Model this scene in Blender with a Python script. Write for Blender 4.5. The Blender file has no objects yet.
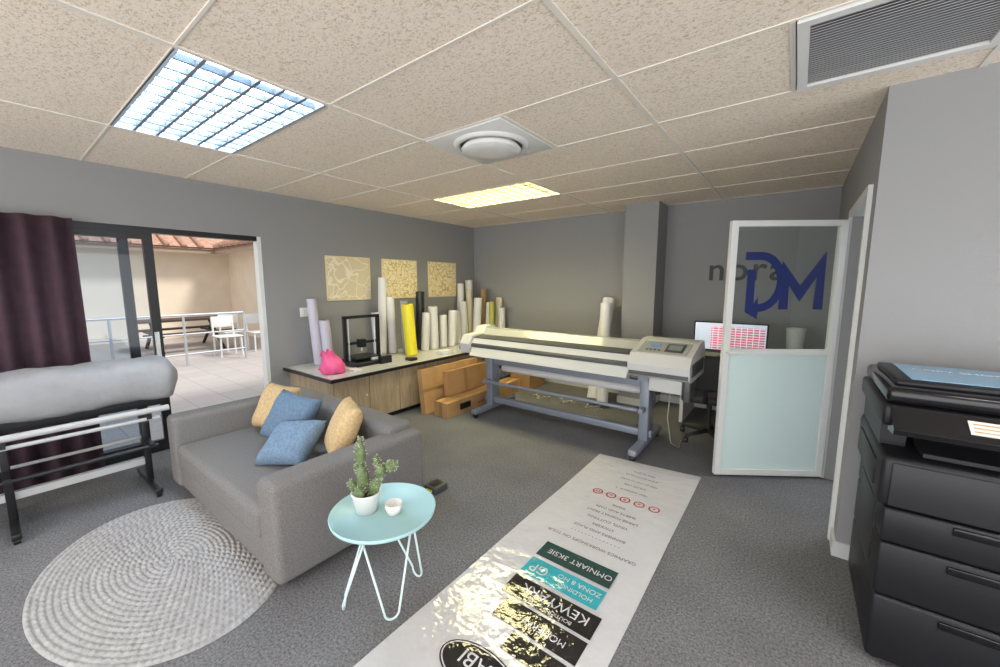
import bpy, bmesh, math, random
from mathutils import Vector, Matrix, Euler
random.seed(4)
f=390.;p=math.radians(7.3);yaw=math.radians(37.06);H=1.6
cam=bpy.data.cameras.new("camera");co=bpy.data.objects.new("camera",cam);bpy.context.collection.objects.link(co)
cam.sensor_width=36;cam.lens=36*f/1000;cam.clip_start=.02
co.location=(0,0,H);co.rotation_euler=(math.radians(90)-p,0,yaw)
bpy.context.scene.camera=co
bpy.context.scene.view_settings.view_transform='Standard'

# ---------------------------------------------------------------- materials
def mat(name,col,rough=.6,metal=0,noise=None,bump=None,emit=None,alpha=None,coat=0,spec=None):
    m=bpy.data.materials.new(name);m.use_nodes=True;nt=m.node_tree;b=nt.nodes["Principled BSDF"]
    b.inputs["Base Color"].default_value=(*col,1);b.inputs["Roughness"].default_value=rough;b.inputs["Metallic"].default_value=metal
    if spec is not None:b.inputs["Specular IOR Level"].default_value=spec
    if coat:b.inputs["Coat Weight"].default_value=coat
    if emit:b.inputs["Emission Color"].default_value=(*emit[0],1);b.inputs["Emission Strength"].default_value=emit[1]
    tc=nt.nodes.new("ShaderNodeTexCoord")
    if noise:
        sc,amt=noise
        n=nt.nodes.new("ShaderNodeTexNoise");n.inputs["Scale"].default_value=sc;n.inputs["Detail"].default_value=4
        nt.links.new(tc.outputs["Object"],n.inputs["Vector"])
        r=nt.nodes.new("ShaderNodeValToRGB");r.color_ramp.elements[0].position=.3;r.color_ramp.elements[1].position=.7
        r.color_ramp.elements[0].color=(*[c*(1-amt) for c in col],1);r.color_ramp.elements[1].color=(*[min(1,c*(1+amt)) for c in col],1)
        nt.links.new(n.outputs["Fac"],r.inputs["Fac"]);nt.links.new(r.outputs["Color"],b.inputs["Base Color"])
    if bump:
        sc,st=bump[:2]
        n=nt.nodes.new("ShaderNodeTexNoise");n.inputs["Scale"].default_value=sc;n.inputs["Detail"].default_value=3
        nt.links.new(tc.outputs["Object"],n.inputs["Vector"])
        bp=nt.nodes.new("ShaderNodeBump");bp.inputs["Strength"].default_value=st;bp.inputs["Distance"].default_value=bump[2] if len(bump)>2 else .01
        nt.links.new(n.outputs["Fac"],bp.inputs["Height"]);nt.links.new(bp.outputs["Normal"],b.inputs["Normal"])
    return m
def glass(name,tint,gl=.08):
    m=bpy.data.materials.new(name);m.use_nodes=True;nt=m.node_tree;nt.nodes.clear()
    o=nt.nodes.new("ShaderNodeOutputMaterial");t=nt.nodes.new("ShaderNodeBsdfTransparent");g=nt.nodes.new("ShaderNodeBsdfGlossy");mx=nt.nodes.new("ShaderNodeMixShader")
    t.inputs[0].default_value=(*tint,1);g.inputs["Roughness"].default_value=.02;mx.inputs[0].default_value=gl
    nt.links.new(t.outputs[0],mx.inputs[1]);nt.links.new(g.outputs[0],mx.inputs[2]);nt.links.new(mx.outputs[0],o.inputs[0]);return m

M_wall=mat("wall_paint",(.285,.288,.295),.7,bump=(60,.06))
M_white=mat("white_plastic",(.75,.75,.74),.4)
M_black=mat("black_metal",(.012,.012,.014),.35)
M_alu=mat("white_aluminium",(.72,.74,.73),.35)
M_skirt=mat("skirting_white",(.6,.62,.62),.5)

def ceil_mat():
    m=mat("ceiling_tile",(.7,.65,.57),.95);nt=m.node_tree;b=nt.nodes["Principled BSDF"];tc=nt.nodes["Texture Coordinate"]
    mp=nt.nodes.new("ShaderNodeMapping");mp.inputs["Scale"].default_value=(66,94,66);nt.links.new(tc.outputs["Object"],mp.inputs[0])
    n=nt.nodes.new("ShaderNodeTexNoise");n.inputs["Scale"].default_value=1.0;n.inputs["Detail"].default_value=4;n.inputs["Roughness"].default_value=.6;n.inputs["Distortion"].default_value=1.0
    nt.links.new(mp.outputs[0],n.inputs["Vector"])
    r=nt.nodes.new("ShaderNodeValToRGB");e=r.color_ramp.elements
    e[0].position=.33;e[0].color=(.56,.46,.36,1);e[1].position=.5;e[1].color=(.90,.80,.68,1)
    nt.links.new(n.outputs["Fac"],r.inputs[0]);nt.links.new(r.outputs[0],b.inputs["Base Color"])
    bp=nt.nodes.new("ShaderNodeBump");bp.inputs["Strength"].default_value=.25;bp.inputs["Distance"].default_value=.01
    nt.links.new(r.outputs[0],bp.inputs["Height"]);nt.links.new(bp.outputs[0],b.inputs["Normal"]);return m
M_ceil=ceil_mat()
def carpet():
    m=mat("grey_carpet",(.1,.1,.1),.97,spec=.1);nt=m.node_tree;b=nt.nodes["Principled BSDF"];tc=nt.nodes["Texture Coordinate"]
    n=nt.nodes.new("ShaderNodeTexNoise");n.inputs["Scale"].default_value=85;n.inputs["Detail"].default_value=6;n.inputs["Roughness"].default_value=.8
    n2=nt.nodes.new("ShaderNodeTexNoise");n2.inputs["Scale"].default_value=2.2;n2.inputs["Detail"].default_value=4
    for q in(n,n2):nt.links.new(tc.outputs["Object"],q.inputs["Vector"])
    r=nt.nodes.new("ShaderNodeValToRGB");e=r.color_ramp.elements;e[0].position=.34;e[0].color=(.06,.06,.064,1);e[1].position=.66;e[1].color=(.29,.29,.30,1)
    r2=nt.nodes.new("ShaderNodeValToRGB");r2.color_ramp.elements[0].position=.3;r2.color_ramp.elements[0].color=(.88,.88,.88,1);r2.color_ramp.elements[1].position=.7;r2.color_ramp.elements[1].color=(1.1,1.1,1.1,1)
    mx=nt.nodes.new("ShaderNodeMixRGB");mx.blend_type='MULTIPLY';mx.inputs[0].default_value=1
    nt.links.new(n.outputs["Fac"],r.inputs[0]);nt.links.new(n2.outputs["Fac"],r2.inputs[0]);nt.links.new(r.outputs[0],mx.inputs[1]);nt.links.new(r2.outputs[0],mx.inputs[2]);nt.links.new(mx.outputs[0],b.inputs["Base Color"])
    bp=nt.nodes.new("ShaderNodeBump");bp.inputs["Strength"].default_value=.5;bp.inputs["Distance"].default_value=.01
    nt.links.new(n.outputs["Fac"],bp.inputs["Height"]);nt.links.new(bp.outputs["Normal"],b.inputs["Normal"]);return m
M_carpet=carpet()

# ---------------------------------------------------------------- builder
class B:
    def __init__(s,name):
        s.n=name;s.bm=bmesh.new();s.mats=[];s.T=Matrix.Identity(4)
    def mi(s,m):
        if m not in s.mats:s.mats.append(m)
        return s.mats.index(m)
    def add(s,verts,faces,m,smooth=False,T=None):
        X=s.T@T if T is not None else s.T
        vs=[s.bm.verts.new(X@Vector(v)) for v in verts];i=s.mi(m)
        for fc in faces:
            try:
                q=s.bm.faces.new([vs[k] for k in fc]);q.material_index=i;q.smooth=smooth
            except ValueError:pass
        return vs
    def box(s,a,b,m,T=None,bev=0,seg=2):
        t=bmesh.new();bmesh.ops.create_cube(t,size=1)
        for v in t.verts:v.co=Vector([(a[i]+b[i])/2+v.co[i]*(b[i]-a[i]) for i in range(3)])
        if bev:bmesh.ops.bevel(t,geom=list(t.edges),offset=bev,segments=seg,profile=.5,affect='EDGES')
        s.merge(t,m,T,smooth=bev>0)
    def merge(s,t,m,T=None,smooth=False):
        t.verts.index_update()
        s.add([v.co.copy() for v in t.verts],[[v.index for v in fc.verts] for fc in t.faces],m,smooth,T);t.free()
    def cyl(s,p0,p1,r,m,r2=None,seg=20,caps=True,T=None):
        p0=Vector(p0);p1=Vector(p1);d=p1-p0;q=d.to_track_quat('Z','Y').to_matrix();r2=r if r2 is None else r2
        vs=[];fs=[]
        for k in range(seg):
            a=2*math.pi*k/seg;c=Vector((math.cos(a),math.sin(a),0))
            vs.append(p0+q@(c*r));vs.append(p1+q@(c*r2))
        for k in range(seg):
            n=(k+1)%seg;fs.append([2*k,2*n,2*n+1,2*k+1])
        s.add(vs,fs,m,True,T)
        if caps:
            s.add([vs[2*k] for k in range(seg)],[list(range(seg))[::-1]],m,False,T)
            s.add([vs[2*k+1] for k in range(seg)],[list(range(seg))],m,False,T)
    def tube(s,pts,r,m,seg=8,T=None):
        pts=[Vector(q) for q in pts];vs=[];fs=[]
        for i,q in enumerate(pts):
            d=(pts[min(i+1,len(pts)-1)]-pts[max(i-1,0)]).normalized();Q=d.to_track_quat('Z','Y').to_matrix()
            rr=r[i] if isinstance(r,(list,tuple)) else r
            for k in range(seg):
                a=2*math.pi*k/seg;vs.append(q+Q@Vector((math.cos(a)*rr,math.sin(a)*rr,0)))
        for i in range(len(pts)-1):
            for k in range(seg):
                n=(k+1)%seg;fs.append([i*seg+k,i*seg+n,(i+1)*seg+n,(i+1)*seg+k])
        fs.append(list(range(seg))[::-1]);fs.append([(len(pts)-1)*seg+k for k in range(seg)])
        s.add(vs,fs,m,True,T)
    def lathe(s,prof,c,m,seg=32,T=None):
        vs=[];fs=[];c=Vector(c)
        for r,z in prof:
            for k in range(seg):
                a=2*math.pi*k/seg;vs.append(c+Vector((r*math.cos(a),r*math.sin(a),z)))
        for i in range(len(prof)-1):
            for k in range(seg):
                n=(k+1)%seg;fs.append([i*seg+k,i*seg+n,(i+1)*seg+n,(i+1)*seg+k])
        s.add(vs,fs,m,True,T)
    def ell(s,c,r,m,T=None,seg=16):
        t=bmesh.new();bmesh.ops.create_uvsphere(t,u_segments=seg,v_segments=seg//2+2,radius=1)
        for v in t.verts:v.co=Vector((v.co.x*r[0]+c[0],v.co.y*r[1]+c[1],v.co.z*r[2]+c[2]))
        s.merge(t,m,T,True)
    def prism(s,poly,x0,x1,m,T=None):
        n=len(poly);vs=[(x0,*q) for q in poly]+[(x1,*q) for q in poly]
        fs=[list(range(n))[::-1],[n+k for k in range(n)]]+[[k,(k+1)%n,n+(k+1)%n,n+k] for k in range(n)]
        s.add(vs,fs,m,False,T)
    def text(s,body,size,m,T,align='CENTER',ext=.0005,space=1,off=0):
        cu=bpy.data.curves.new("t",'FONT');cu.body=body;cu.size=size;cu.align_x=align;cu.align_y='CENTER';cu.extrude=ext;cu.space_character=space;cu.offset=off
        o=bpy.data.objects.new("t",cu);bpy.context.collection.objects.link(o)
        bpy.context.view_layer.update()
        me=bpy.data.meshes.new_from_object(o.evaluated_get(bpy.context.evaluated_depsgraph_get()))
        s.add([v.co.copy() for v in me.vertices],[list(q.vertices) for q in me.polygons],m,False,T)
        bpy.data.objects.remove(o);bpy.data.curves.remove(cu);bpy.data.meshes.remove(me)
    def stroke(s,pts,w,m,T=None,th=.002):
        pts=[Vector((q[0],q[1])) for q in pts];L=[];R=[]
        for i,q in enumerate(pts):
            d0=(q-pts[i-1]).normalized() if i>0 else None;d1=(pts[i+1]-q).normalized() if i<len(pts)-1 else None
            d0=d0 or d1;d1=d1 or d0
            n0=Vector((-d0.y,d0.x));n1=Vector((-d1.y,d1.x));mm=(n0+n1).normalized();k=w/2/max(.35,mm.dot(n0))
            L.append(q+mm*k);R.append(q-mm*k)
        vs=[(v.x,v.y,th) for v in L]+[(v.x,v.y,th) for v in R];n=len(pts)
        s.add(vs,[[k,k+1,n+k+1,n+k] for k in range(n-1)],m,False,T)
    def done(s,bevel=0,loc=None):
        bmesh.ops.recalc_face_normals(s.bm,faces=s.bm.faces)
        me=bpy.data.meshes.new(s.n);s.bm.to_mesh(me);s.bm.free()
        for m in s.mats:me.materials.append(m)
        o=bpy.data.objects.new(s.n,me);bpy.context.collection.objects.link(o)
        if bevel:
            md=o.modifiers.new("bevel",'BEVEL');md.width=bevel;md.segments=2;md.limit_method='ANGLE';md.angle_limit=math.radians(50)
        return o
def TR(x,y,z,rx=0,ry=0,rz=0):
    return Matrix.Translation((x,y,z))@Euler((math.radians(rx),math.radians(ry),math.radians(rz))).to_matrix().to_4x4()

XL=-4.75;YB=5.5;XR=.3;ZC=2.6
# ---------------------------------------------------------------- shell
b=B("floor");b.box((XL-.1,-3.2,-.12),(3.2,YB+.1,0),M_carpet);b.done()
b=B("wall_left");b.box((XL-.12,1.92,0),(XL,YB,ZC),M_wall);b.box((XL-.12,-3,0),(XL,-.9,ZC),M_wall);b.box((XL-.12,-.9,2.11),(XL,1.92,ZC),M_wall);b.done()
b=B("wall_back");b.box((XL-.12,YB,0),(XR+.1,YB+.12,ZC),M_wall);b.done()
b=B("wall_column");b.box((-1.82,5.08,0),(-1.41,YB,ZC),M_wall);b.done()
b=B("wall_right")
b.box((XR,2.9,0),(XR+.1,3.1,ZC),M_wall);b.box((XR,4.05,0),(XR+.1,YB,ZC),M_wall);b.box((XR,3.1,2.12),(XR+.1,4.05,ZC),M_wall);b.done()
b=B("wall_front");b.box((XR+.1,2.9,0),(3.1,3.0,ZC),M_wall);b.done()
b=B("wall_hall");b.box((2.1,3.0,0),(2.2,YB,ZC),M_white);b.done()

xs=[XL,-3.57,-2.18,-.785,.61,2.0,3.1];ys=[-3.2]+[.6+.69*k for k in range(-5,8)]+[YB]
holes=[(-3.57,.6),(-3.57,3.36),(-.785,-1.47),(.61,.6),(-3.57,-2.16),(.61,4.05)]
def ishole(x,y):return any(abs(x-h[0])<.01 and abs(y-h[1])<.01 for h in holes)
b=B("ceiling")
for i in range(len(xs)-1):
    for j in range(len(ys)-1):
        x0,x1,y0,y1=xs[i],xs[i+1],ys[j],ys[j+1]
        if ishole(x0,y0):continue
        if abs(x0+2.18)<.01 and abs(y0-1.98)<.01: x0=-1.49
        if abs(x0+.785)<.01 and abs(y0-1.98)<.01: x1=-.09
        b.box((x0,y0,ZC),(x1,y1,ZC+.02),M_ceil)
b.box((XL-.12,-3.2,ZC+.2),(3.2,YB+.12,ZC+.3),M_white)  # unseen roof slab, added to stop sky light leaking in
b.box((XL-.12,-3.2,ZC),(XL,YB,ZC+.2),M_white);b.box((XL,YB,ZC),(3.2,YB+.12,ZC+.2),M_white)
b.done()
M_tee=mat("ceiling_tee",(.80,.75,.68),.5)
b=B("ceiling_grid")
for x in xs[1:-1]:b.box((x-.013,-3.2,ZC-.006),(x+.013,YB,ZC+.001),M_tee)
for y in ys[1:-1]:b.box((XL,y-.006,ZC-.004),(3.1,y+.006,ZC+.001),M_tee)
b.box((-1.502,1.986,ZC-.005),(-1.478,2.664,ZC+.001),M_tee)
b.box((-.1,1.986,ZC-.005),(-.08,2.664,ZC+.001),M_tee)
b.done()

# troffers
def troffer(x,y,col,st,sc,lk):
    b=B("ceiling_light")
    me=mat("tube_glow",(.9,.9,.9),.5,emit=(col,st));mr=mat("reflector",sc,.4);ml=mat("louvre",[c*lk for c in sc],.35)
    x1,y1=x+1.39,y+.69
    b.box((x,y,ZC+.1),(x1,y1,ZC+.115),mr)
    b.box((x,y,ZC-.004),(x+.02,y1,ZC+.1),mr);b.box((x1-.02,y,ZC-.004),(x1,y1,ZC+.1),mr);b.box((x+.02,y,ZC-.004),(x1-.02,y+.02,ZC+.1),mr);b.box((x+.02,y1-.02,ZC-.004),(x1-.02,y1,ZC+.1),mr)
    n=4
    for k in range(n):
        yy=y+.69*(k+.5)/n
        b.box((x+.06,yy-.06,ZC+.075),(x1-.06,yy+.06,ZC+.09),me)
    for k in range(1,6):
        yy=y+.69*k/6;b.box((x+.02,yy-.008,ZC-.002),(x1-.02,yy+.008,ZC+.032),ml)
    for k in range(1,11):
        xx=x+1.39*k/11;b.box((xx-.008,y+.02,ZC-.001),(xx+.008,y1-.02,ZC+.031),ml)
    return b.done()
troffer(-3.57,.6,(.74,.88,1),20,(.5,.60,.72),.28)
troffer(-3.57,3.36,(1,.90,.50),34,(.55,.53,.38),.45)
for h in holes[2:]:troffer(h[0],h[1],(.97,.97,1),22,(.55,.55,.57),.5)  # extra unseen troffers, added to fill the room and brighten the hall

# AC diffuser
b=B("ceiling_air_diffuser");c=(-1.835,2.325,0)
b.box((-2.165,1.995,ZC-.012),(-1.505,2.655,ZC+.012),M_white,bev=.004)
b.lathe([(.27,ZC-.012),(.26,ZC-.03),(.235,ZC-.035),(.225,ZC-.012)],c,M_white,48)
M_dk=mat("dark_gap",(.08,.08,.08),.6);M_dk2=mat("vent_shadow",(.16,.16,.17),.7)
b.lathe([(.225,ZC-.014),(.19,ZC-.014)],c,M_dk,48)
b.lathe([(.19,ZC-.014),(.215,ZC-.045),(.2,ZC-.06),(.1,ZC-.068),(.0,ZC-.07)],c,M_white,48);b.done()
# return vent
M_vent=mat("vent_grey",(.42,.42,.43),.4,.2)
b=B("ceiling_vent")
x0,x1,y0,y1=-.075,.6,1.99,2.66
for s in((x0,y0,x0+.04,y1),(x1-.04,y0,x1,y1),(x0+.04,y0,x1-.04,y0+.04),(x0+.04,y1-.04,x1-.04,y1)):b.box((s[0],s[1],ZC-.015),(s[2],s[3],ZC+.035),M_white)
b.box((x0,y0,ZC+.04),(x1,y1,ZC+.05),M_dk2)
for k in range(28):
    y=y0+.05+k*.0212;b.box((x0+.041,-.0115,-.0015),(x1-.041,.0115,.0015),M_vent,T=TR(0,y,ZC+.0,32))
b.done()

# skirting + trunking
b=B("baseboard_back");b.box((-3.69,YB-.015,0),(-1.84,YB,.09),M_skirt);b.box((-1.39,YB-.015,0),(XR,YB,.09),M_skirt);b.box((-3.69,YB-.05,.28),(-1.84,YB,.40),M_skirt)
for x in(-3.2,-2.7,-2.4):b.box((x,YB-.06,.30),(x+.12,YB-.048,.38),M_white)
b.done()
b=B("baseboard_column");b.box((-1.835,5.065,0),(-1.395,5.08,.09),M_skirt);b.box((-1.41,5.08,0),(-1.395,YB-.02,.09),M_skirt);b.done()
b=B("baseboard_right");b.box((XR-.015,2.885,0),(XR,3.06,.09),M_skirt);b.box((XR,2.885,0),(3,2.9,.09),M_skirt);b.done()

# sliding door
b=B("window_1")
X=XL-.06
b.box((X-.05,-.9,2.06),(X+.05,1.88,2.11),M_black);b.box((X-.05,1.88,0),(X+.05,1.92,2.11),M_alu);b.box((X-.05,-.9,0),(X+.05,1.88,.03),M_black)
M_gl=glass("clear_glass",(.86,.9,.94),.025)
def panel(xc,y0,y1):
    w=.07
    b.box((xc-.02,y0,.03),(xc+.02,y0+w,2.06),M_black);b.box((xc-.02,y1-w,.03),(xc+.02,y1,2.06),M_black)
    b.box((xc-.02,y0+w,.03),(xc+.02,y1-w,.11),M_black);b.box((xc-.02,y0+w,2.0),(xc+.02,y1-w,2.06),M_black)
    b.box((xc-.004,y0+w,.11),(xc+.004,y1-w,2.0),M_gl)
panel(X-.025,-.9,.84);panel(X+.025,-.6,1.0)
b.box((X+.045,.94,.9),(X+.075,.97,1.15),M_alu)
b.done()
def folded(name,y0,y1,z0,z1,xc,amp,n,m):
    b=B(name);N=n*10;vs=[];fs=[]
    for j in range(2):
        for i in range(N+1):
            t=i/N;vs.append((xc+amp*math.sin(t*n*2*math.pi)+amp*.3*math.sin(t*n*3.1),y0+(y1-y0)*t,(z0,z1)[j]))
    for i in range(N):fs.append([i,i+1,N+2+i,N+1+i])
    b.add(vs,fs,m,True);o=b.done();md=o.modifiers.new("s",'SOLIDIFY');md.thickness=.004;return o
folded("curtain",-1.3,.50,.01,2.12,XL+.075,.035,12,mat("purple_fabric",(.06,.03,.045),.9,noise=(12,.15)))

b=B("light_switch");b.box((XL,2.29,1.2),(XL+.012,2.38,1.31),M_white,bev=.003);b.box((XL+.01,2.315,1.235),(XL+.018,2.345,1.275),M_white,bev=.002);b.done()

def artmat(name,c0,c1,sc,w,dist):
    m=mat(name,c0,.7);nt=m.node_tree;bs=nt.nodes["Principled BSDF"];tc=nt.nodes["Texture Coordinate"]
    n=nt.nodes.new("ShaderNodeTexNoise");n.inputs["Scale"].default_value=3;nt.links.new(tc.outputs["Object"],n.inputs["Vector"])
    mx=nt.nodes.new("ShaderNodeMixRGB");mx.inputs[0].default_value=dist;nt.links.new(tc.outputs["Object"],mx.inputs[1]);nt.links.new(n.outputs["Color"],mx.inputs[2])
    v=nt.nodes.new("ShaderNodeTexVoronoi");v.feature='DISTANCE_TO_EDGE';v.inputs["Scale"].default_value=sc;nt.links.new(mx.outputs[0],v.inputs["Vector"])
    r=nt.nodes.new("ShaderNodeValToRGB");e=r.color_ramp.elements;e[0].position=w;e[0].color=(*c1,1);e[1].position=w*1.6;e[1].color=(*c0,1)
    nt.links.new(v.outputs["Distance"],r.inputs[0]);nt.links.new(r.outputs[0],bs.inputs["Base Color"]);return m
A=[artmat("art_a",(.70,.61,.42),(.86,.80,.64),7,.025,.35),artmat("art_b",(.92,.82,.54),(.66,.50,.24),17,.05,.5),artmat("art_c",(.92,.81,.50),(.66,.50,.23),20,.05,.35)]
M_edge=mat("board_edge",(.82,.68,.40),.6)
for y0,m in((2.64,A[0]),(3.48,A[1]),(4.36,A[2])):
    b=B("wall_art");b.box((XL+.002,y0,1.38),(XL+.02,y0+.64,1.95),M_edge);b.box((XL+.019,y0+.012,1.392),(XL+.023,y0+.628,1.938),m);b.done()

b=B("wall_lettering");b.text("nora",.39,mat("letter_black",(.02,.02,.025),.5),TR(-.50,YB-.004,1.76,90),ext=.003,space=1.12,off=.004);b.done()

# ---------------------------------------------------------------- counter
def wood():
    m=mat("oak_veneer",(.35,.24,.13),.5);nt=m.node_tree;bs=nt.nodes["Principled BSDF"];tc=nt.nodes["Texture Coordinate"]
    mp=nt.nodes.new("ShaderNodeMapping");mp.inputs["Scale"].default_value=(14,14,1.6);nt.links.new(tc.outputs["Object"],mp.inputs[0])
    n=nt.nodes.new("ShaderNodeTexNoise");n.inputs["Scale"].default_value=2;n.inputs["Detail"].default_value=6;n.inputs["Distortion"].default_value=.6;nt.links.new(mp.outputs[0],n.inputs["Vector"])
    r=nt.nodes.new("ShaderNodeValToRGB");e=r.color_ramp.elements;e[0].position=.3;e[0].color=(.38,.29,.185,1);e[1].position=.7;e[1].color=(.56,.45,.30,1)
    nt.links.new(n.outputs["Fac"],r.inputs[0]);nt.links.new(r.outputs[0],bs.inputs["Base Color"]);return m
M_wood=wood();CZ=.62;XC=XL+.006;YC=YB-.02
b=B("storage_counter")
b.box((XC,2.07,CZ-.03),(-3.722,YC,CZ),mat("counter_top",(.62,.62,.6),.25,noise=(40,.1)))
b.box((-3.722,2.05,CZ-.035),(-3.70,YC,CZ),M_black);b.box((XC,2.05,CZ-.035),(-3.722,2.07,CZ),M_black)
b.box((XC,2.12,.06),(-3.79,YC,CZ-.03),M_wood);b.box((XC,2.16,0),(-3.84,YC,.06),M_black)
w=.42;y=2.125
while y+w<YB:
    b.box((-3.79,y+.004,.07),(-3.772,y+w-.004,CZ-.045),M_wood);b.cyl((-3.772,y+w-.05,.36),(-3.75,y+w-.05,.36),.01,M_alu,seg=10);y+=w
b.done()

cols={'w':mat("paper_white",(.74,.74,.76),.5),'c':mat("paper_cream",(.68,.62,.48),.6),'y':mat("vinyl_yellow",(.82,.72,.03),.4),'k':mat("vinyl_black",(.02,.02,.02),.35),'g':mat("vinyl_grey",(.38,.38,.42),.5),'v':mat("vinyl_lilac",(.56,.54,.64),.4),'b':mat("tube_brown",(.34,.22,.11),.8),'o':mat("vinyl_green",(.45,.45,.08),.5)}
M_core=mat("core_card",(.3,.2,.1),.8)
b=B("paper_rolls")
CR=CZ+.002
def roll(x,y,z0,z1,r,c,dx=0,dy=0):
    b.cyl((x,y,z0+.005),(x+dx,y+dy,z1),r,cols[c],seg=18);b.cyl((x+dx,y+dy,z1),(x+dx*1.0,y+dy,z1+.003),r*.45,M_core,seg=12)
for a in [(-4.58,2.40,1.42,.055,'v'),(-4.52,2.50,1.16,.06,'v'),
 (-4.4,3.12,1.22,.05,'w'),(-4.55,3.3,1.68,.055,'w'),(-4.5,3.44,1.42,.055,'w'),(-4.35,3.56,1.36,.05,'g'),
 (-4.17,3.50,1.32,.08,'y'),(-4.45,3.9,1.48,.065,'k'),(-4.3,3.86,1.18,.06,'w'),(-4.3,4.05,1.26,.07,'w'),(-4.3,4.24,1.12,.06,'w'),(-4.3,4.42,1.18,.07,'w'),
 (-4.4,4.66,1.16,.065,'w'),(-4.6,4.95,1.6,.055,'w'),(-4.5,5.1,1.5,.05,'c'),(-4.62,5.25,1.66,.065,'w'),(-4.3,5.02,1.36,.07,'w'),(-4.35,5.3,1.5,.055,'b'),(-4.18,5.22,1.28,.065,'w'),(-4.1,5.36,1.36,.06,'c'),(-3.96,5.3,1.2,.06,'w'),(-4.02,5.1,1.3,.045,'o'),(-4.42,4.86,1.3,.065,'w')]:
    roll(a[0],a[1],CR,a[2],a[3],a[4],random.uniform(-.03,.02),random.uniform(-.05,.05))
b.done()
b=B("desktop_plotter")
y0,y1,xm=2.56,3.02,-4.25
b.box((xm-.22,y0-.02,CR),(xm+.22,y1+.02,CZ+.05),M_black,bev=.006)
for y in(y0,y1):b.box((xm-.02,y-.018,CZ+.05),(xm+.02,y+.018,1.2),M_black)
b.box((xm-.02,y0-.018,1.18),(xm+.02,y1+.018,1.215),M_black);b.box((xm-.03,y0,.86),(xm-.005,y1,.89),M_black)
b.box((xm-.04,2.74,.82),(xm+.04,2.82,.92),M_black);b.cyl((xm,2.78,.82),(xm,2.78,.77),.01,M_alu,seg=8)
b.box((xm-.15,y0+.06,.70),(xm+.15,y1-.06,.712),M_black);b.box((xm-.17,y0+.12,CZ+.05),(xm-.13,y0+.16,.70),M_alu);b.box((xm+.12,y1-.2,CZ+.05),(xm+.16,y1-.12,.70),M_alu)
for y in(y0+.05,y1-.05):b.cyl((xm,y,.67),(xm,y,1.18),.007,M_alu,seg=8)
b.box((xm+.22,y1-.16,CR),(xm+.27,y1+.0,CZ+.09),M_black);b.done()
M_pink=mat("pink_plastic",(.88,.12,.33),.3,bump=(35,.6))
b=B("pink_bag");c=(-3.98,2.27,CR)
b.lathe([(0,.0),(.08,.0),(.115,.02),(.125,.06),(.11,.10),(.085,.14),(.06,.17),(.045,.20),(.055,.22),(.06,.24),(.03,.215),(0,.19)],c,M_pink,40)
o=b.done()
for v in o.data.vertices:
    h=v.co.z-c[2];a=math.atan2(v.co.y-c[1],v.co.x-c[0]);k=1+.16*math.sin(3*a+h*25)+.09*math.sin(7*a-h*45)+.05*math.sin(13*a+h*80)
    v.co.x=c[0]+(v.co.x-c[0])*k*.75-h*.15;v.co.y=c[1]+(v.co.y-c[1])*k*1.1-h*.30
    if h>.01:v.co.z+=.012*math.sin(5*a+1)*h/.1
b=B("desk_items");b.box((-3.95,3.2,CR),(-3.82,3.3,CZ+.04),M_black,bev=.01);b.box((-4.0,2.42,CR),(-3.86,2.52,CZ+.02),cols['w']);b.box((-3.98,4.25,CR),(-3.8,4.5,CZ+.06),M_black,bev=.01);b.box((-3.95,3.75,CR),(-3.8,3.95,CZ+.05),cols['w'],bev=.005);b.done()

# cardboard boxes
M_card=mat("cardboard",(.50,.30,.13),.8,noise=(6,.12));M_card2=mat("cardboard_light",(.45,.26,.11),.8,noise=(6,.1));M_tape=mat("packing_tape",(.35,.19,.07),.3)
b=B("cardboard_box");T=TR(-3.55,3.14,0,0,-7)
b.box((-.04,0,0),(.04,1.05,.55),M_card,T=T);b.box((.0405,.0,.27),(.042,1.05,.31),M_tape,T=T);b.done(.003)
b=B("cardboard_box");T=TR(-3.42,3.42,.19,0,-6)
b.box((-.04,0,0),(.04,1.0,.31),M_card2,T=T);b.box((.0405,.30,0),(.042,.36,.31),M_tape,T=T);b.done(.003)
b=B("cardboard_box")
b.box((-3.42,3.2,0),(-3.2,4.75,.18),M_card);b.box((-3.34,3.199,0),(-3.29,3.2,.181),M_tape);b.box((-3.34,3.2,.18),(-3.29,4.75,.1815),M_tape)
b.box((-3.1995,3.42,.05),(-3.198,3.62,.13),M_black);b.box((-3.1995,3.75,.05),(-3.198,4.1,.08),M_tape);b.done(.003)
b=B("cardboard_box");b.box((-3.46,4.85,0),(-3.1,5.3,.35),M_card2);b.done(.003)

b=B("leaning_rolls");b.cyl((-2.06,4.8,.07),(-2.10,5.34,1.38),.085,cols['w'],seg=24);b.cyl((-1.90,4.72,.05),(-2.0,4.98,1.34),.07,cols['w'],seg=24)
b.cyl((-2.10,5.34,1.38),(-2.101,5.345,1.39),.04,M_core);b.done()

# ---------------------------------------------------------------- wide format printer
M_beige=mat("printer_beige",(.56,.57,.56),.4);M_leg=mat("printer_leg_grey",(.24,.27,.33),.4,.2);M_dkg=mat("printer_dark",(.06,.065,.07),.4);M_prn2=mat("printer_cover",(.40,.41,.38),.12)
b=B("large_format_printer")
x0,x1=-3.20,-1.15
b.prism([(3.52,.80),(3.50,.86),(3.55,.945),(3.72,.965),(3.80,1.04),(3.95,1.04),(4.0,.97),(4.0,.79),(3.62,.76)],x0+.1,x1,M_beige)
b.prism([(3.555,.947),(3.72,.967),(3.72,.975),(3.552,.955)],x0+.12,x1,M_dkg)
b.prism([(3.725,.975),(3.80,1.048),(3.86,1.048),(3.86,1.04),(3.73,.965)],x0+.12,x1,M_prn2)
b.prism([(3.44,.75),(3.49,.84),(3.52,.84),(3.56,.75),(3.52,.73)],x0+.14,x1-.02,M_beige)
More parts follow.
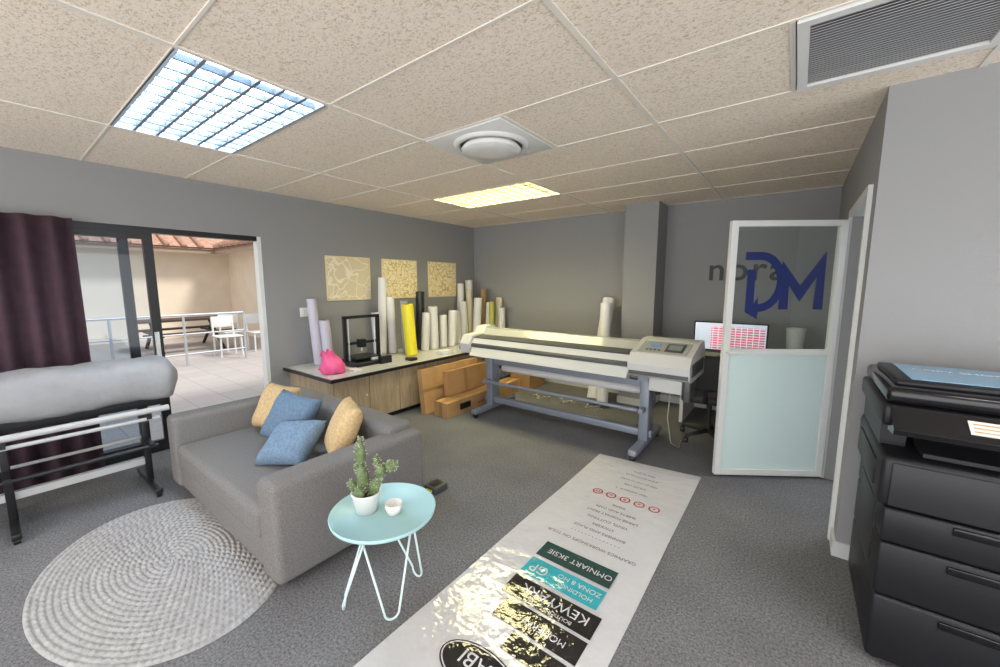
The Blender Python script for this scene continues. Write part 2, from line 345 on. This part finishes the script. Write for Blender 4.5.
b.prism([(3.495,.845),(3.497,.87),(3.515,.89),(3.52,.84)],x0+.12,x1,M_dkg)
b.prism([(3.48,.77),(3.46,.88),(3.53,.975),(3.74,.99),(3.80,1.07),(3.97,1.07),(4.03,.99),(4.03,.76),(3.6,.74)],x0-.03,x0+.12,M_beige)
b.box((x0-.036,3.55,.79),(x0-.028,3.95,.93),M_prn2)
b.prism([(3.42,.80),(3.40,.90),(3.47,.99),(3.82,1.08),(3.98,1.08),(4.05,.99),(4.05,.77),(3.5,.77)],x1,-.64,M_beige)
sl=math.degrees(math.atan2(.09,.35));T=TR(-.9,3.62,1.03,sl)
b.box((-.20,-.13,-.002),(.21,.13,.004),M_prn2,T=T);b.box((.02,-.09,.003),(.17,.09,.008),M_dkg,T=T);b.box((.04,-.05,.008),(.15,.06,.010),mat("lcd",(.3,.36,.32),.2),T=T)
for k in range(4):b.box((-.14+k*.035,-.08,.003),(-.12+k*.035,-.06,.009),M_dkg,T=T)
b.box((-.13,.0,.003),(-.04,.07,.008),mat("blue_label",(.15,.3,.6),.4),T=T)
b.box((-1.14,3.408,.805),(-.65,3.416,.84),M_dkg)
b.box((-.641,3.48,.82),(-.632,3.95,.93),M_dkg)
b.box((-.70,3.5,.60),(-.645,3.75,.80),M_dkg,bev=.01)
b.box((x0+.15,3.72,.62),(-.95,3.80,.68),M_leg);b.box((x0+.15,3.72,.13),(-1.0,3.80,.20),M_leg,bev=.008)
for x in(-2.95,-1.07):
    b.box((x-.045,3.68,.09),(x+.045,3.84,.76),M_leg,bev=.01);b.box((x-.04,3.38,.05),(x+.04,4.2,.11),M_leg,bev=.015)
    b.box((x-.05,3.62,.70),(x+.05,3.95,.78),M_leg)
    for y in(3.42,4.14):
        b.cyl((x-.02,y,.03),(x+.02,y,.03),.03,M_black,seg=14)
b.cyl((x0+.25,3.98,.52),(-1.1,3.98,.52),.045,cols['w']);b.cyl((x0+.15,3.98,.52),(-1.0,3.98,.52),.02,M_dkg)
b.cyl((x0+.25,3.60,.42),(-1.1,3.60,.42),.018,M_leg,seg=12)
for x in(-2.95,-1.07):b.box((x-.02,3.58,.40),(x+.02,4.0,.44),M_leg);b.box((x-.02,3.96,.44),(x+.02,4.0,.56),M_leg)
b.box((-1.0,3.55,.64),(-.72,3.95,.78),M_beige,bev=.01)
b.tube([(-.85,3.72,.62),(-.87,3.75,.35),(-.84,3.8,.1),(-.8,3.95,.012),(-.82,4.15,.012)],.006,mat("cable_beige",(.4,.38,.32),.5),6)
b.done(.006)
M_cable=mat("cable_grey",(.5,.47,.38),.5)
b=B("cable")
for j in range(3):
    pts=[];x=-2.9+j*.4
    for k in range(30):
        t=k/29;pts.append((x+t*.25,4.62+.06*math.sin(t*9+j)+.05*math.sin(t*21),.012+.004*j))
    b.tube(pts,.007,M_cable,6)
b.done()

# ---------------------------------------------------------------- desk, monitor, chair
b=B("office_desk");b.box((-1.0,4.72,.72),(.28,5.45,.75),cols['w']);
for x in(-.98,.22):b.box((x,4.75,0),(x+.04,5.42,.72),cols['w'])
b.box((-.94,5.38,.3),(.22,5.4,.72),cols['w']);b.done(.003)
def screenmat():
    m=mat("screen",(.7,.7,.7),.3);nt=m.node_tree;bs=nt.nodes["Principled BSDF"];tc=nt.nodes["Texture Coordinate"]
    mp=nt.nodes.new("ShaderNodeMapping");nt.links.new(tc.outputs["Object"],mp.inputs[0])
    s=nt.nodes.new("ShaderNodeSeparateXYZ");nt.links.new(mp.outputs[0],s.inputs[0]);c=nt.nodes.new("ShaderNodeCombineXYZ");nt.links.new(s.outputs[0],c.inputs[0]);nt.links.new(s.outputs[2],c.inputs[1])
    br=nt.nodes.new("ShaderNodeTexBrick");br.inputs["Scale"].default_value=9;br.inputs["Color1"].default_value=(.8,.10,.22,1);br.inputs["Color2"].default_value=(.7,.22,.32,1);br.inputs["Mortar"].default_value=(.9,.85,.9,1);br.inputs["Mortar Size"].default_value=.04
    br.offset=0;nt.links.new(c.outputs[0],br.inputs[0]);nt.links.new(br.outputs[0],bs.inputs["Emission Color"]);bs.inputs["Emission Strength"].default_value=.6;nt.links.new(br.outputs[0],bs.inputs["Base Color"]);return m
b=B("computer_monitor")
b.box((-.92,4.99,.84),(-.2,5.03,1.17),M_black,bev=.006);b.box((-.905,4.985,.855),(-.215,4.989,1.155),mat("screen_ui",(.7,.75,.85),.3,emit=((.6,.68,.85),.6)));b.box((-.74,4.982,.865),(-.225,4.9845,1.12),screenmat())
b.box((-.59,5.03,.77),(-.53,5.06,1.0),M_black);b.box((-.68,4.95,.752),(-.44,5.12,.765),M_black,bev=.005);b.done()
b=B("keyboard");b.box((-.75,4.76,.752),(-.35,4.88,.768),M_black,bev=.004);b.done()
b=B("office_chair");M_ch=mat("chair_black",(.018,.018,.02),.6)
cx,cy=-.62,4.38
for k in range(5):
    a=k*2*math.pi/5+.3;e=(cx+.27*math.cos(a),cy+.27*math.sin(a));b.tube([(cx,cy,.10),(e[0],e[1],.075)],[.025,.016],M_ch,8);b.cyl((e[0]-.018,e[1],.03),(e[0]+.018,e[1],.03),.03,M_ch,seg=14)
b.cyl((cx,cy,.09),(cx,cy,.42),.025,M_ch);b.box((cx-.23,cy-.23,.42),(cx+.23,cy+.23,.50),M_ch,bev=.03,seg=3)
b.tube([(cx,cy-.1,.43),(cx,cy-.27,.46),(cx,cy-.29,.7)],.02,M_ch,8);b.box((cx-.2,cy-.32,.58),(cx+.2,cy-.26,.92),M_ch,bev=.025,seg=3)
for s in(-1,1):b.tube([(cx+s*.22,cy,.45),(cx+s*.27,cy,.5),(cx+s*.27,cy,.64)],.014,M_ch,8);b.box((cx+s*.27-.03,cy-.12,.64),(cx+s*.27+.03,cy+.1,.665),M_ch,bev=.01)
b.done()
b=B("paper_cup");b.lathe([(0,0),(.06,0),(.085,.38),(.08,.38),(.055,.01),(0,.01)],(.03,5.15,.752),cols['w'],20);b.done()

# ---------------------------------------------------------------- glazed door
A0=Vector((-.44,3.55,0));A1=Vector((.27,4.035,0));ex=(A1-A0).normalized();LD=(A1-A0).length
ez=Vector((0,0,1));ey=ez.cross(ex);TD=Matrix(((ex.x,ey.x,0,A0.x),(ex.y,ey.y,0,A0.y),(0,0,1,0),(0,0,0,1)))
b=B("door_1");b.T=TD
s=.05
b.box((0,-.022,.02),(s,.022,2.08),M_alu);b.box((LD-s,-.022,.02),(LD,.022,2.08),M_alu)
b.box((s,-.021,.02),(LD-s,.021,.07),M_alu);b.box((s,-.021,2.035),(LD-s,.021,2.08),M_alu);b.box((s,-.021,1.035),(LD-s,.021,1.08),M_alu)
M_frost=mat("frosted_glass",(.64,.80,.79),.3)
b.box((s,-.006,.07),(LD-s,.006,1.035),M_frost)
b.box((s,-.003,1.08),(LD-s,.003,2.035),glass("door_glass",(.93,.96,.96),.06))
b.cyl((.03,-.022,1.06),(.03,-.06,1.06),.012,M_alu,seg=10);b.box((.024,-.068,1.045),(.13,-.052,1.07),M_alu)
M_navy=mat("vinyl_navy",(.010,.022,.13),.4)
TL=TR(0,-.005,0,90)
def L(px,py):return (.125+px*.60,1.39+py*.44)
pts=[L(0,.96),L(.20,.96)]
for k in range(1,13):
    a=math.pi/2-k*math.pi/12;pts.append(L(.20+.27*math.cos(a),.5+.46*math.sin(a)))
pts+=[L(.20,.04),L(.09,.04),L(.09,.72)]
b.stroke(pts,.062,M_navy,T=TL)
b.stroke([L(.52,.02),L(.52,.66),L(.72,.30),L(.96,.82),L(.96,.02)],.072,M_navy,T=TL,th=.003)
b.done(.003)
b=B("trim_door")
for y in(3.06,4.055):b.box((XR-.022,y,0),(XR+.12,y+.045,2.1),M_alu)
b.box((XR-.022,3.06,2.1),(XR+.12,4.10,2.15),M_alu);b.done()

# ---------------------------------------------------------------- sofa
M_sofa=mat("sofa_fabric",(.182,.174,.172),.95,noise=(140,.22),bump=(220,.35,.004),spec=.2)
b=B("sofa");X0,X1,Y0,Y1=-3.82,-1.98,.76,1.75
b.box((X0,Y0,.05),(X0+.2,Y1,.60),M_sofa,bev=.04,seg=4);b.box((X1-.2,Y0,.05),(X1,Y1,.60),M_sofa,bev=.04,seg=4)
b.box((X0+.1,Y1-.22,.055),(X1-.1,Y1-.003,.65),M_sofa,bev=.05,seg=4)
b.box((X0+.18,Y0+.02,.06),(X1-.18,Y1-.1,.24),M_sofa,bev=.02,seg=3);b.box((X0+.2,Y0+.0,.22),(X1-.2,Y1-.2,.40),M_sofa,bev=.045,seg=4)
for x in(X0+.08,X1-.08):
    for y in(Y0+.08,Y1-.08):b.cyl((x,y,.0 if y>1.2 else .018),(x,y,.07),.02,M_black,seg=12)
o=b.done()
def cushion(name,c,size,rot,m):
    b=B(name);N=16;T=Matrix.Translation(c)@Euler([math.radians(a) for a in rot]).to_matrix().to_4x4()
    for sgn in(1,-1):
        vs=[];fs=[]
        for j in range(N+1):
            for i in range(N+1):
                u=-1+2*i/N;v=-1+2*j/N
                k=1-.07*(1-(u*u))*abs(v)**3-.0;l=1-.07*(1-(v*v))*abs(u)**3
                t=((1-u**4)*(1-v**4))**.5
                vs.append((u*size[0]/2*l,v*size[1]/2*k,sgn*(.002+size[2]/2*t*(1-.15*math.sin(5*u+3*v)**2*.5))))
        for j in range(N):
            for i in range(N):fs.append([j*(N+1)+i,j*(N+1)+i+1,(j+1)*(N+1)+i+1,(j+1)*(N+1)+i])
        b.add(vs,fs,m,True,T)
    bmesh.ops.remove_doubles(b.bm,verts=b.bm.verts,dist=.0045)
    return b.done()
M_must=mat("mustard_fabric",(.52,.37,.19),.9,noise=(60,.2),bump=(90,.3));M_blue=mat("blue_fabric",(.11,.17,.25),.9,noise=(60,.2),bump=(90,.3));M_blue2=mat("blue_fabric_light",(.14,.21,.30),.9,noise=(60,.2),bump=(90,.3))
cushion("cushion",(-3.32,1.36,.60),(.40,.38,.15),(62,0,10),M_must)
cushion("cushion",(-2.96,1.31,.595),(.42,.38,.15),(58,6,14),M_blue)
cushion("cushion",(-2.66,1.17,.53),(.40,.34,.15),(36,-8,20),M_blue2)
cushion("cushion",(-2.40,1.40,.62),(.38,.38,.15),(64,0,-22),M_must)

# ---------------------------------------------------------------- side table, cactus, cup
M_mint=mat("mint_metal",(.40,.64,.67),.35);M_mint2=mat("mint_wire",(.62,.76,.76),.4)
tx,ty,tz=-1.535,1.085,.50
b=B("side_table")
b.lathe([(0,-.018),(.235,-.018),(.248,-.012),(.252,.004),(.247,.006),(.243,-.006),(0,-.006)],(tx,ty,tz),M_mint,64)
for fx,fy in((-1.67,.93),(-1.425,1.03),(-1.545,1.29)):
    a0=math.atan2(fy-ty,fx-tx);tn=Vector((-math.sin(a0),math.cos(a0)))
    ta=Vector((tx+.06*math.cos(a0),ty+.06*math.sin(a0)));pts=[(ta.x+tn.x*.13,ta.y+tn.y*.13,tz-.02)]
    for k in range(13):
        t=math.pi*k/12;w=.035*math.cos(t);z=.045-.04*math.sin(t);pts.append((fx+tn.x*w,fy+tn.y*w,z))
    pts.append((ta.x-tn.x*.13,ta.y-tn.y*.13,tz-.02));b.tube(pts,.0055,M_mint2,10)
b.done()
M_pot=mat("pot_white",(.75,.74,.72),.45);M_soil=mat("soil",(.05,.035,.02),.9);M_cac=mat("cactus_green",(.12,.17,.07),.6,noise=(50,.4),bump=(60,.6));M_spine=mat("spine",(.62,.62,.48),.6)
px,py=-1.60,1.035
b=B("potted_cactus")
b.lathe([(0,.007),(.05,.007),(.068,.10),(.072,.105),(.07,.11),(.062,.108),(.058,.09),(0,.09)],(px,py,tz-.012),M_pot,32);b.lathe([(0,.085),(.06,.083)],(px,py,tz),M_soil,20)
def pad(c,r,rot):
    r=(r[0]*1.2,r[1]*1.25,r[2]);T=TR(*c,*rot);b.ell((0,0,r[2]),r,M_cac,T,14)
    for k in range(34):
        u=random.uniform(-1,1);a=random.uniform(0,6.28);q=math.sqrt(1-u*u);P=Vector((r[0]*q*math.cos(a),r[1]*q*math.sin(a),r[2]*(1+u)));n=Vector((P.x/r[0]**2,P.y/r[1]**2,(P.z-r[2])/r[2]**2)).normalized()
        b.cyl(P,P+n*.008,.0012,M_spine,seg=4,T=T)
z=tz+.08
for c,r,rot in [((px-.015,py,z-.01),(.026,.022,.08),(0,-4,20)),((px-.03,py,z+.135),(.024,.019,.06),(0,-4,10)),((px-.035,py,z+.235),(.014,.012,.026),(0,10,0)),
 ((px+.02,py+.01,z-.01),(.020,.018,.06),(0,24,30)),((px+.065,py+.035,z+.085),(.021,.018,.045),(5,18,0)),((px+.09,py+.05,z+.14),(.024,.016,.035),(0,62,30)),
 ((px+.06,py+.03,z+.15),(.014,.012,.026),(0,-15,0)),((px-.035,py-.02,z),(.020,.017,.04),(20,-25,0)),((px-.035,py,z+.09),(.015,.013,.03),(0,-45,0)),((px+.01,py-.03,z),(.020,.02,.032),(20,0,0))]:pad(c,r,rot)
b.done()
b=B("small_cup");b.lathe([(0,0),(.03,0),(.042,.055),(.039,.055),(.028,.006),(0,.006)],(-1.475,1.10,tz-.005),M_pot,28)
for k in range(8):
    a=k*.785;b.ell((-1.475+.038*math.cos(a),1.10+.038*math.sin(a),tz+.025),(.006,.006,.006),M_spine,seg=8)
b.done()

# ---------------------------------------------------------------- rug
M_rug=mat("rug_wool",(.36,.355,.35),.95,noise=(30,.15),bump=(90,.5))
b=B("braided_rug");RX,RY=.82,.55;cx,cy=-2.79,.51;NR=22;NS=5;NA=480;vs=[];fs=[]
for i in range(NR*NS+1):
    t=i/(NR*NS)+.0004;rx=RX*t;ry=RY*t
    ring=min(i//NS,NR-1);ph=(i%NS)/NS
    n=max(8,int(2*math.pi*(RX*(ring+.5)/NR)/.044))
    for k in range(NA):
        a=2*math.pi*k/NA
        h=.010*abs(math.sin(math.pi*ph))**.7
        h*=.15+.85*abs(math.sin(a*n/2+(ring%2)*1.57+ph*1.6))
        vs.append((cx+rx*math.cos(a),cy+ry*math.sin(a),.004+h))
for i in range(NR*NS):
    for k in range(NA):
        n=(k+1)%NA;fs.append([i*NA+k,i*NA+n,(i+1)*NA+n,(i+1)*NA+k])
b.add(vs,fs,M_rug,True)
b.add([(cx+RX*math.cos(k*math.pi/40),cy+RY*math.sin(k*math.pi/40),.001) for k in range(80)],[list(range(80))],M_rug);b.done()

# ---------------------------------------------------------------- banner
def vinyl(name,c,sp=.8):return mat(name,c,.09,bump=(10,.40,.022),spec=sp)
V_w=vinyl("banner_white",(.56,.56,.58));V_k=vinyl("banner_black",(.012,.012,.014));V_g=vinyl("banner_green",(.02,.06,.055));V_t=vinyl("banner_teal",(.03,.36,.42));V_r=vinyl("banner_red",(.5,.04,.04));V_gr=vinyl("banner_grey",(.16,.16,.18))
b=B("printed_banner")
bx0,bx1,by0,by1=-1.36,-.51,-.4,3.36;NX,NY=12,50;vs=[];fs=[]
def bz(x,y):return .006+.003*math.sin(y*5+x*2)*math.sin(x*4+1)
for j in range(NY+1):
    for i in range(NX+1):
        x=bx0+(bx1-bx0)*i/NX;y=by0+(by1-by0)*j/NY+(x-bx0)*.10*(j/NY);vs.append((x,y,bz(x,y)))
for j in range(NY):
    for i in range(NX):fs.append([j*(NX+1)+i,j*(NX+1)+i+1,(j+1)*(NX+1)+i+1,(j+1)*(NX+1)+i])
b.add(vs,fs,V_w,True)
ZB=.0105;mx=-.895
def T2(x,y,z=ZB+.0012):return TR(x,y,z,0,0,180)
def rect(x0,x1,y0,y1,m,z=ZB):b.box((x0,y0,z-.0015),(x1,y1,z),m)
def tx_(s,size,y,m=V_gr,x=mx):b.text(s,size,m,T2(x,y),ext=.0003)
for i,(s,y,sz) in enumerate([("FREE QUOTE",3.2,.03),("www.print.co.za",3.12,.04),("Call or mail us today",3.03,.035),("012 345 6789",2.95,.03),("Open weekdays 8 - 5",2.86,.028),
  ("SIGNS",2.60,.035),("SHIRTS AND CAPS",2.53,.035),("LARGE FORMAT PRINT",2.46,.035),("VINYL CUTTING",2.38,.038),("STICKERS",2.31,.035),("BANNERS AND FLAGS",2.24,.035),("- - - - - - - - - - - - - -",2.17,.04),("GRAPHICS WORKSHOPS ON TOUR",2.09,.036)]):tx_(s,sz,y)
for k in range(5):
    x=mx-.21+k*.105;n=24
    pts=[(x+.034*math.cos(2*math.pi*q/n),2.72+.034*math.sin(2*math.pi*q/n)) for q in range(n+1)]
    b.stroke(pts,.009,V_r,th=ZB);tx_("Oo8ae"[k],.04,2.72,V_r,x)
rect(-1.115,-.665,1.83,1.97,V_g);tx_("OMNIART 3KSIE",.055,1.90,V_w,-.87)
rect(-1.115,-.665,1.66,1.80,V_t);tx_("ZONA 8 HO",.045,1.755,V_w,-.8);tx_("HOLDINGS",.04,1.70,V_w,-.8);tx_("GP",.09,1.73,V_w,-1.03)
rect(-1.115,-.62,1.49,1.63,V_k);tx_("KEWYARK",.08,1.575,V_w,-.85);tx_("BOUTIQUE HOTEL",.03,1.515,V_w,-.85)
rect(-1.06,-.62,1.34,1.47,V_k);tx_("MODERN",.05,1.40,V_w,-.8)
rect(-.92,-.64,1.22,1.32,V_k)
vs=[(-.94+.19*math.cos(q/40*6.283),1.08+.10*math.sin(q/40*6.283),ZB) for q in range(40)];b.add(vs,[list(range(40))],V_k)
pts=[(-.94+.18*math.cos(q/40*6.283),1.08+.09*math.sin(q/40*6.283)) for q in range(41)];b.stroke(pts,.006,V_w,th=ZB+.001)
tx_("LABI",.10,1.10,V_w,-.94);tx_("FABHI",.08,.93,V_k,-.94);rect(-1.15,-.64,.55,.8,V_k);tx_("PRINT",.15,.67,V_w,-.9)
o=b.done()

# ---------------------------------------------------------------- office copier
M_cop=mat("copier_black",(.010,.010,.013),.42,bump=(300,.08),spec=.35);M_cop2=mat("copier_gloss",(.007,.007,.009),.15,spec=.4);M_cop3=mat("copier_grey",(.020,.020,.024),.45,spec=.35)
b=B("office_copier");X0,X1,Y0,Y1=.36,1.08,2.14,2.80;b.T=Matrix.Diagonal((1,1,1.06,1))
b.box((X0-.01,Y0-.02,.03),(X1+.02,Y1,.30),M_cop,bev=.012);b.box((X0-.01,Y0-.02,.305),(X1+.02,Y1,.52),M_cop,bev=.01);b.box((X0-.01,Y0-.02,.525),(X1+.02,Y1,.66),M_cop,bev=.01)
b.box((X0-.03,Y0-.01,.66),(X1,Y1,.86),M_cop,bev=.02)
for z in(.25,.47,.62):b.box((X0+.18,Y0-.03,z),(X0+.5,Y0-.018,z+.03),M_cop2,bev=.004)
b.box((X0+.0,Y0-.018,.67),(X1-.01,Y0-.008,.84),M_cop3,bev=.004)
b.box((X0-.014,Y0+.12,.36),(X0-.0,Y1-.12,.62),M_cop3,bev=.004)
b.box((X0-.036,Y0+.1,.70),(X0-.026,Y1-.1,.81),M_cop3,bev=.003)
b.box((X0+.0,Y0+.30,.85),(X1-.01,Y1-.01,.98),M_cop3);b.box((X0-.02,Y0+.16,.85),(X0+.06,Y1-.005,.98),M_cop);b.box((X0+.09,Y0+.04,.865),(X1-.02,Y0+.30,.88),M_cop3)
b.box((X0-.04,Y0+.02,.97),(X1+.02,Y1,1.05),M_cop,bev=.012);b.box((X0-.03,Y0+.05,1.052),(X1+.02,Y1-.002,1.115),M_cop2,bev=.02,seg=3)
b.box((X0+.0,Y0+.12,1.11),(X1-.04,Y1-.06,1.135),M_cop,bev=.01)
b.box((X0+.05,Y0+.16,1.136),(X0+.44,Y1-.10,1.139),mat("blue_reflection",(.22,.42,.62),.25))  # bluish reflection on the tray, put in as a flat light-blue sheet
b.text("COPY SHOP",.05,M_pot,TR(X0+.23,Y0+.42,1.1395),ext=.0002)
b.box((X0+.5,Y0+.18,1.13),(X1-.05,Y1-.14,1.17),M_cop2,bev=.01)
b.prism([(Y0-.08,.985),(Y0-.075,.965),(Y0+.03,.955),(Y0+.03,1.05)],X0-.02,X1,M_cop2)
sl=math.degrees(math.atan2(.065,.11));T=TR(X0+.25,Y0-.027,1.0175,sl)
b.box((-.07,-.03,.0),(.08,.035,.003),M_pot,T=T);b.box((.12,-.045,.0),(.36,.05,.004),M_cop3,T=T)
for k in range(3):b.box((-.06,-.02+k*.018,.003),(.07,-.013+k*.018,.0035),M_must,T=T)
for x in(X0+.03,X1-.05):
    for y in(Y0+.05,Y1-.08):b.cyl((x,y,0),(x,y,.035),.025,M_black,seg=12)
b.done(.004)

# ---------------------------------------------------------------- covered vinyl cutter on a stand (left)
M_cover=mat("cover_sheet",(.33,.335,.35),.6,noise=(5,.08),bump=(6,.6,.03));M_std=mat("stand_white",(.5,.51,.52),.4)
b=B("covered_cutter")
N=24;K=60;vs=[];fs=[]
for i in range(K+1):
    y=-.95+1.84*i/K;e=min(1,(K-i)/3+.25) if i>K-4 else 1
    for k in range(N):
        a=2*math.pi*k/N;c_,s_=math.cos(a),math.sin(a)
        rx=.20*e*(abs(c_)**.7)*(1 if c_>0 else -1);rz=.155*e*(abs(s_)**.6)*(1 if s_>0 else -1)
        w=.005*math.sin(y*17+a*3)+.003*math.sin(y*41+a*5)
        if s_<-.3:rz-=.02*math.sin(y*6)**2
        vs.append((-3.98+rx*(1+w*3),y,.88+rz+w))
for i in range(K):
    for k in range(N):
        n=(k+1)%N;fs.append([i*N+k,i*N+n,(i+1)*N+n,(i+1)*N+k])
fs.append([K*N+k for k in range(N)]);fs.append(list(range(N))[::-1]);b.add(vs,fs,M_cover,True)
for y in(-.02,.66):
    b.box((-4.0,y-.02,.06),(-3.94,y+.02,.76),M_black,bev=.006);b.box((-4.3,y-.022,.03),(-3.70,y+.022,.07),M_black,bev=.008)
    b.box((-3.98,y-.015,.60),(-3.76,y+.015,.64),M_black);b.box((-3.98,y-.015,.38),(-3.76,y+.015,.41),M_black)
    for x in(-4.26,-3.73):b.cyl((x,y-.015,.018),(x,y+.015,.018),.018,M_black,seg=12)
b.cyl((-3.78,-.95,.66),(-3.78,.78,.66),.022,M_std,seg=16);b.cyl((-3.78,-.95,.60),(-3.78,.72,.60),.014,M_std,seg=12);b.box((-4.02,-.95,.66),(-3.92,.78,.73),M_black)
b.cyl((-3.80,-.95,.38),(-3.80,.70,.38),.016,M_black,seg=12)
b.box((-4.0,-.95,.20),(-3.96,.66,.25),M_std);b.cyl((-4.16,-.95,.36),(-4.16,.7,.36),.012,M_std,seg=10)
b.done()
b=B("tool_case");b.box((-2.19,1.92,0),(-2.07,2.06,.05),M_dkg,bev=.006);b.box((-2.16,1.915,.015),(-2.10,1.92,.035),cols['y']);b.box((-2.16,1.95,.05),(-2.10,2.03,.056),M_black);b.done()

# ---------------------------------------------------------------- outdoors
M_pat=mat("patio_tile",(.50,.44,.40),.7,noise=(1.2,.12))
nt=M_pat.node_tree;br=nt.nodes.new("ShaderNodeTexBrick");br.offset=0;br.inputs["Scale"].default_value=2;br.inputs["Color1"].default_value=(.46,.42,.40,1);br.inputs["Color2"].default_value=(.52,.45,.42,1);br.inputs["Mortar"].default_value=(.3,.28,.26,1);br.inputs["Mortar Size"].default_value=.01;br.inputs["Brick Width"].default_value=.8;br.inputs["Row Height"].default_value=.8
nt.links.new(nt.nodes["Texture Coordinate"].outputs["Object"],br.inputs[0]);nt.links.new(br.outputs[0],nt.nodes["Principled BSDF"].inputs["Base Color"])
M_peach=mat("plaster_peach",(.85,.72,.57),.9,noise=(2,.05));M_tile=mat("roof_tile",(.50,.29,.20),.8,noise=(9,.3));M_soff=mat("soffit",(.80,.75,.66),.8);M_fasc=mat("fascia_brown",(.40,.30,.22),.7)
b=B("patio_ground");b.box((-24,-12,-.2),(XL-.12,16,-.04),M_pat);b.done()
b=B("exterior_wall");b.box((-15.2,-8,-.04),(-15,5.3,2.55),M_peach);b.box((-15,5.0,-.04),(-9.0,5.3,2.55),M_peach)
b.box((-15.0,-3.1,.8),(-14.96,-1.4,.9),M_white);b.box((-15.0,-3.0,.9),(-14.98,-1.5,2.1),M_dkg);b.done()
b=B("exterior_roof")
b.box((-15,-8,2.55),(-14.4,5.0,2.6),M_soff);b.box((-14.4,4.5,2.55),(-9,5.0,2.6),M_soff);b.box((-14.4,-8,2.5),(-14.35,4.5,2.66),M_fasc);b.box((-14.4,4.45,2.5),(-9,4.5,2.66),M_fasc)
def slab(v):
    b.add(v,[[0,1,2,3]],M_tile);b.add([(q[0],q[1],q[2]-.05) for q in v],[[0,1,2,3]],M_tile)
slab([(-14.3,-8,2.67),(-14.3,4.4,2.67),(-18.3,8.4,4.6),(-18.3,-8,4.6)]);slab([(-14.3,4.4,2.67),(-9,4.4,2.67),(-9,8.4,4.6),(-18.3,8.4,4.6)])
for k in range(30):b.tube([(-14.27,-7.5+k*.4,2.70),(-18.2,-7.5+k*.4,4.62)],.07,M_tile,6)
for k in range(13):b.tube([(-14.1+k*.4,4.37,2.70),(-14.1+k*.4,8.3,4.62)],.07,M_tile,6)
b.done()
M_rail=mat("rail_galv",(.5,.52,.55),.4,.4)
b=B("patio_railing")
for k in range(9):b.cyl((-9.6,-5+k*1.05,-.04),(-9.6,-5+k*1.05,.98),.022,M_rail,seg=10)
for z in(.2,.6,.98):b.cyl((-9.6,-5,z),(-9.6,3.4,z),.016 if z<.9 else .024,M_rail,seg=10)
b.done()
b=B("patio_table");cx,cy=-12.3,3.0;M_dw=mat("dark_wood",(.06,.04,.03),.7)
b.box((cx-.4,cy-.9,.68),(cx+.4,cy+.9,.73),M_dw)
for s in(-1,1):
    b.box((cx+s*.75-.14,cy-.9,.40),(cx+s*.75+.14,cy+.9,.44),M_dw)
    b.tube([(cx-.75,cy+s*.6,-.02),(cx+.2,cy+s*.6,.7)],.04,M_dw,6);b.tube([(cx+.75,cy+s*.6,-.02),(cx-.2,cy+s*.6,.7)],.04,M_dw,6);b.box((cx-.85,cy+s*.6-.03,.36),(cx+.85,cy+s*.6+.03,.41),M_dw)
b.done()
for cx,cy in((-10.3,3.3),(-10.6,4.1),(-11.15,3.7)):
    b=B("patio_chair")
    b.box((cx-.24,cy-.24,.40),(cx+.24,cy+.24,.43),M_white,bev=.01)
    for s in(-1,1):
        for t in(-1,1):b.cyl((cx+s*.21,cy+t*.21,-.04),(cx+s*.20,cy+t*.20,.41),.02,M_white,seg=8)
        b.cyl((cx-.22,cy+s*.2,.41),(cx-.28,cy+s*.2,.85),.02,M_white,seg=8)
    b.box((cx-.29,cy-.22,.60),(cx-.25,cy+.22,.85),M_white,bev=.01);b.done()

# ---------------------------------------------------------------- light
w=bpy.data.worlds.new("World");bpy.context.scene.world=w;w.use_nodes=True
bg=w.node_tree.nodes["Background"];bg.inputs[0].default_value=(.88,.94,1,1);bg.inputs[1].default_value=1.2
l=bpy.data.lights.new("sun","SUN");l.energy=2.9;l.angle=math.radians(12);l.color=(1,.96,.9);lo=bpy.data.objects.new("sun",l);lo.rotation_euler=Euler((math.radians(-15),math.radians(38),0));bpy.context.collection.objects.link(lo)
def area(n,loc,rot,sx,sy,e,col):
    l=bpy.data.lights.new(n,"AREA");l.shape='RECTANGLE';l.size=sx;l.size_y=sy;l.energy=e;l.color=col
    lo=bpy.data.objects.new(n,l);lo.location=loc;lo.rotation_euler=[math.radians(a) for a in rot];bpy.context.collection.objects.link(lo)
area("rear_fill",(-.8,-3.1,1.2),(102,0,0),7.6,2.2,190,(1,.97,.93))  # unseen lamp added behind the camera to brighten ceiling and room
area("side_fill",(3.1,-.2,1.2),(100,0,90),5.6,2.2,70,(1,.97,.93))  # second unseen lamp, added on the right as room fill
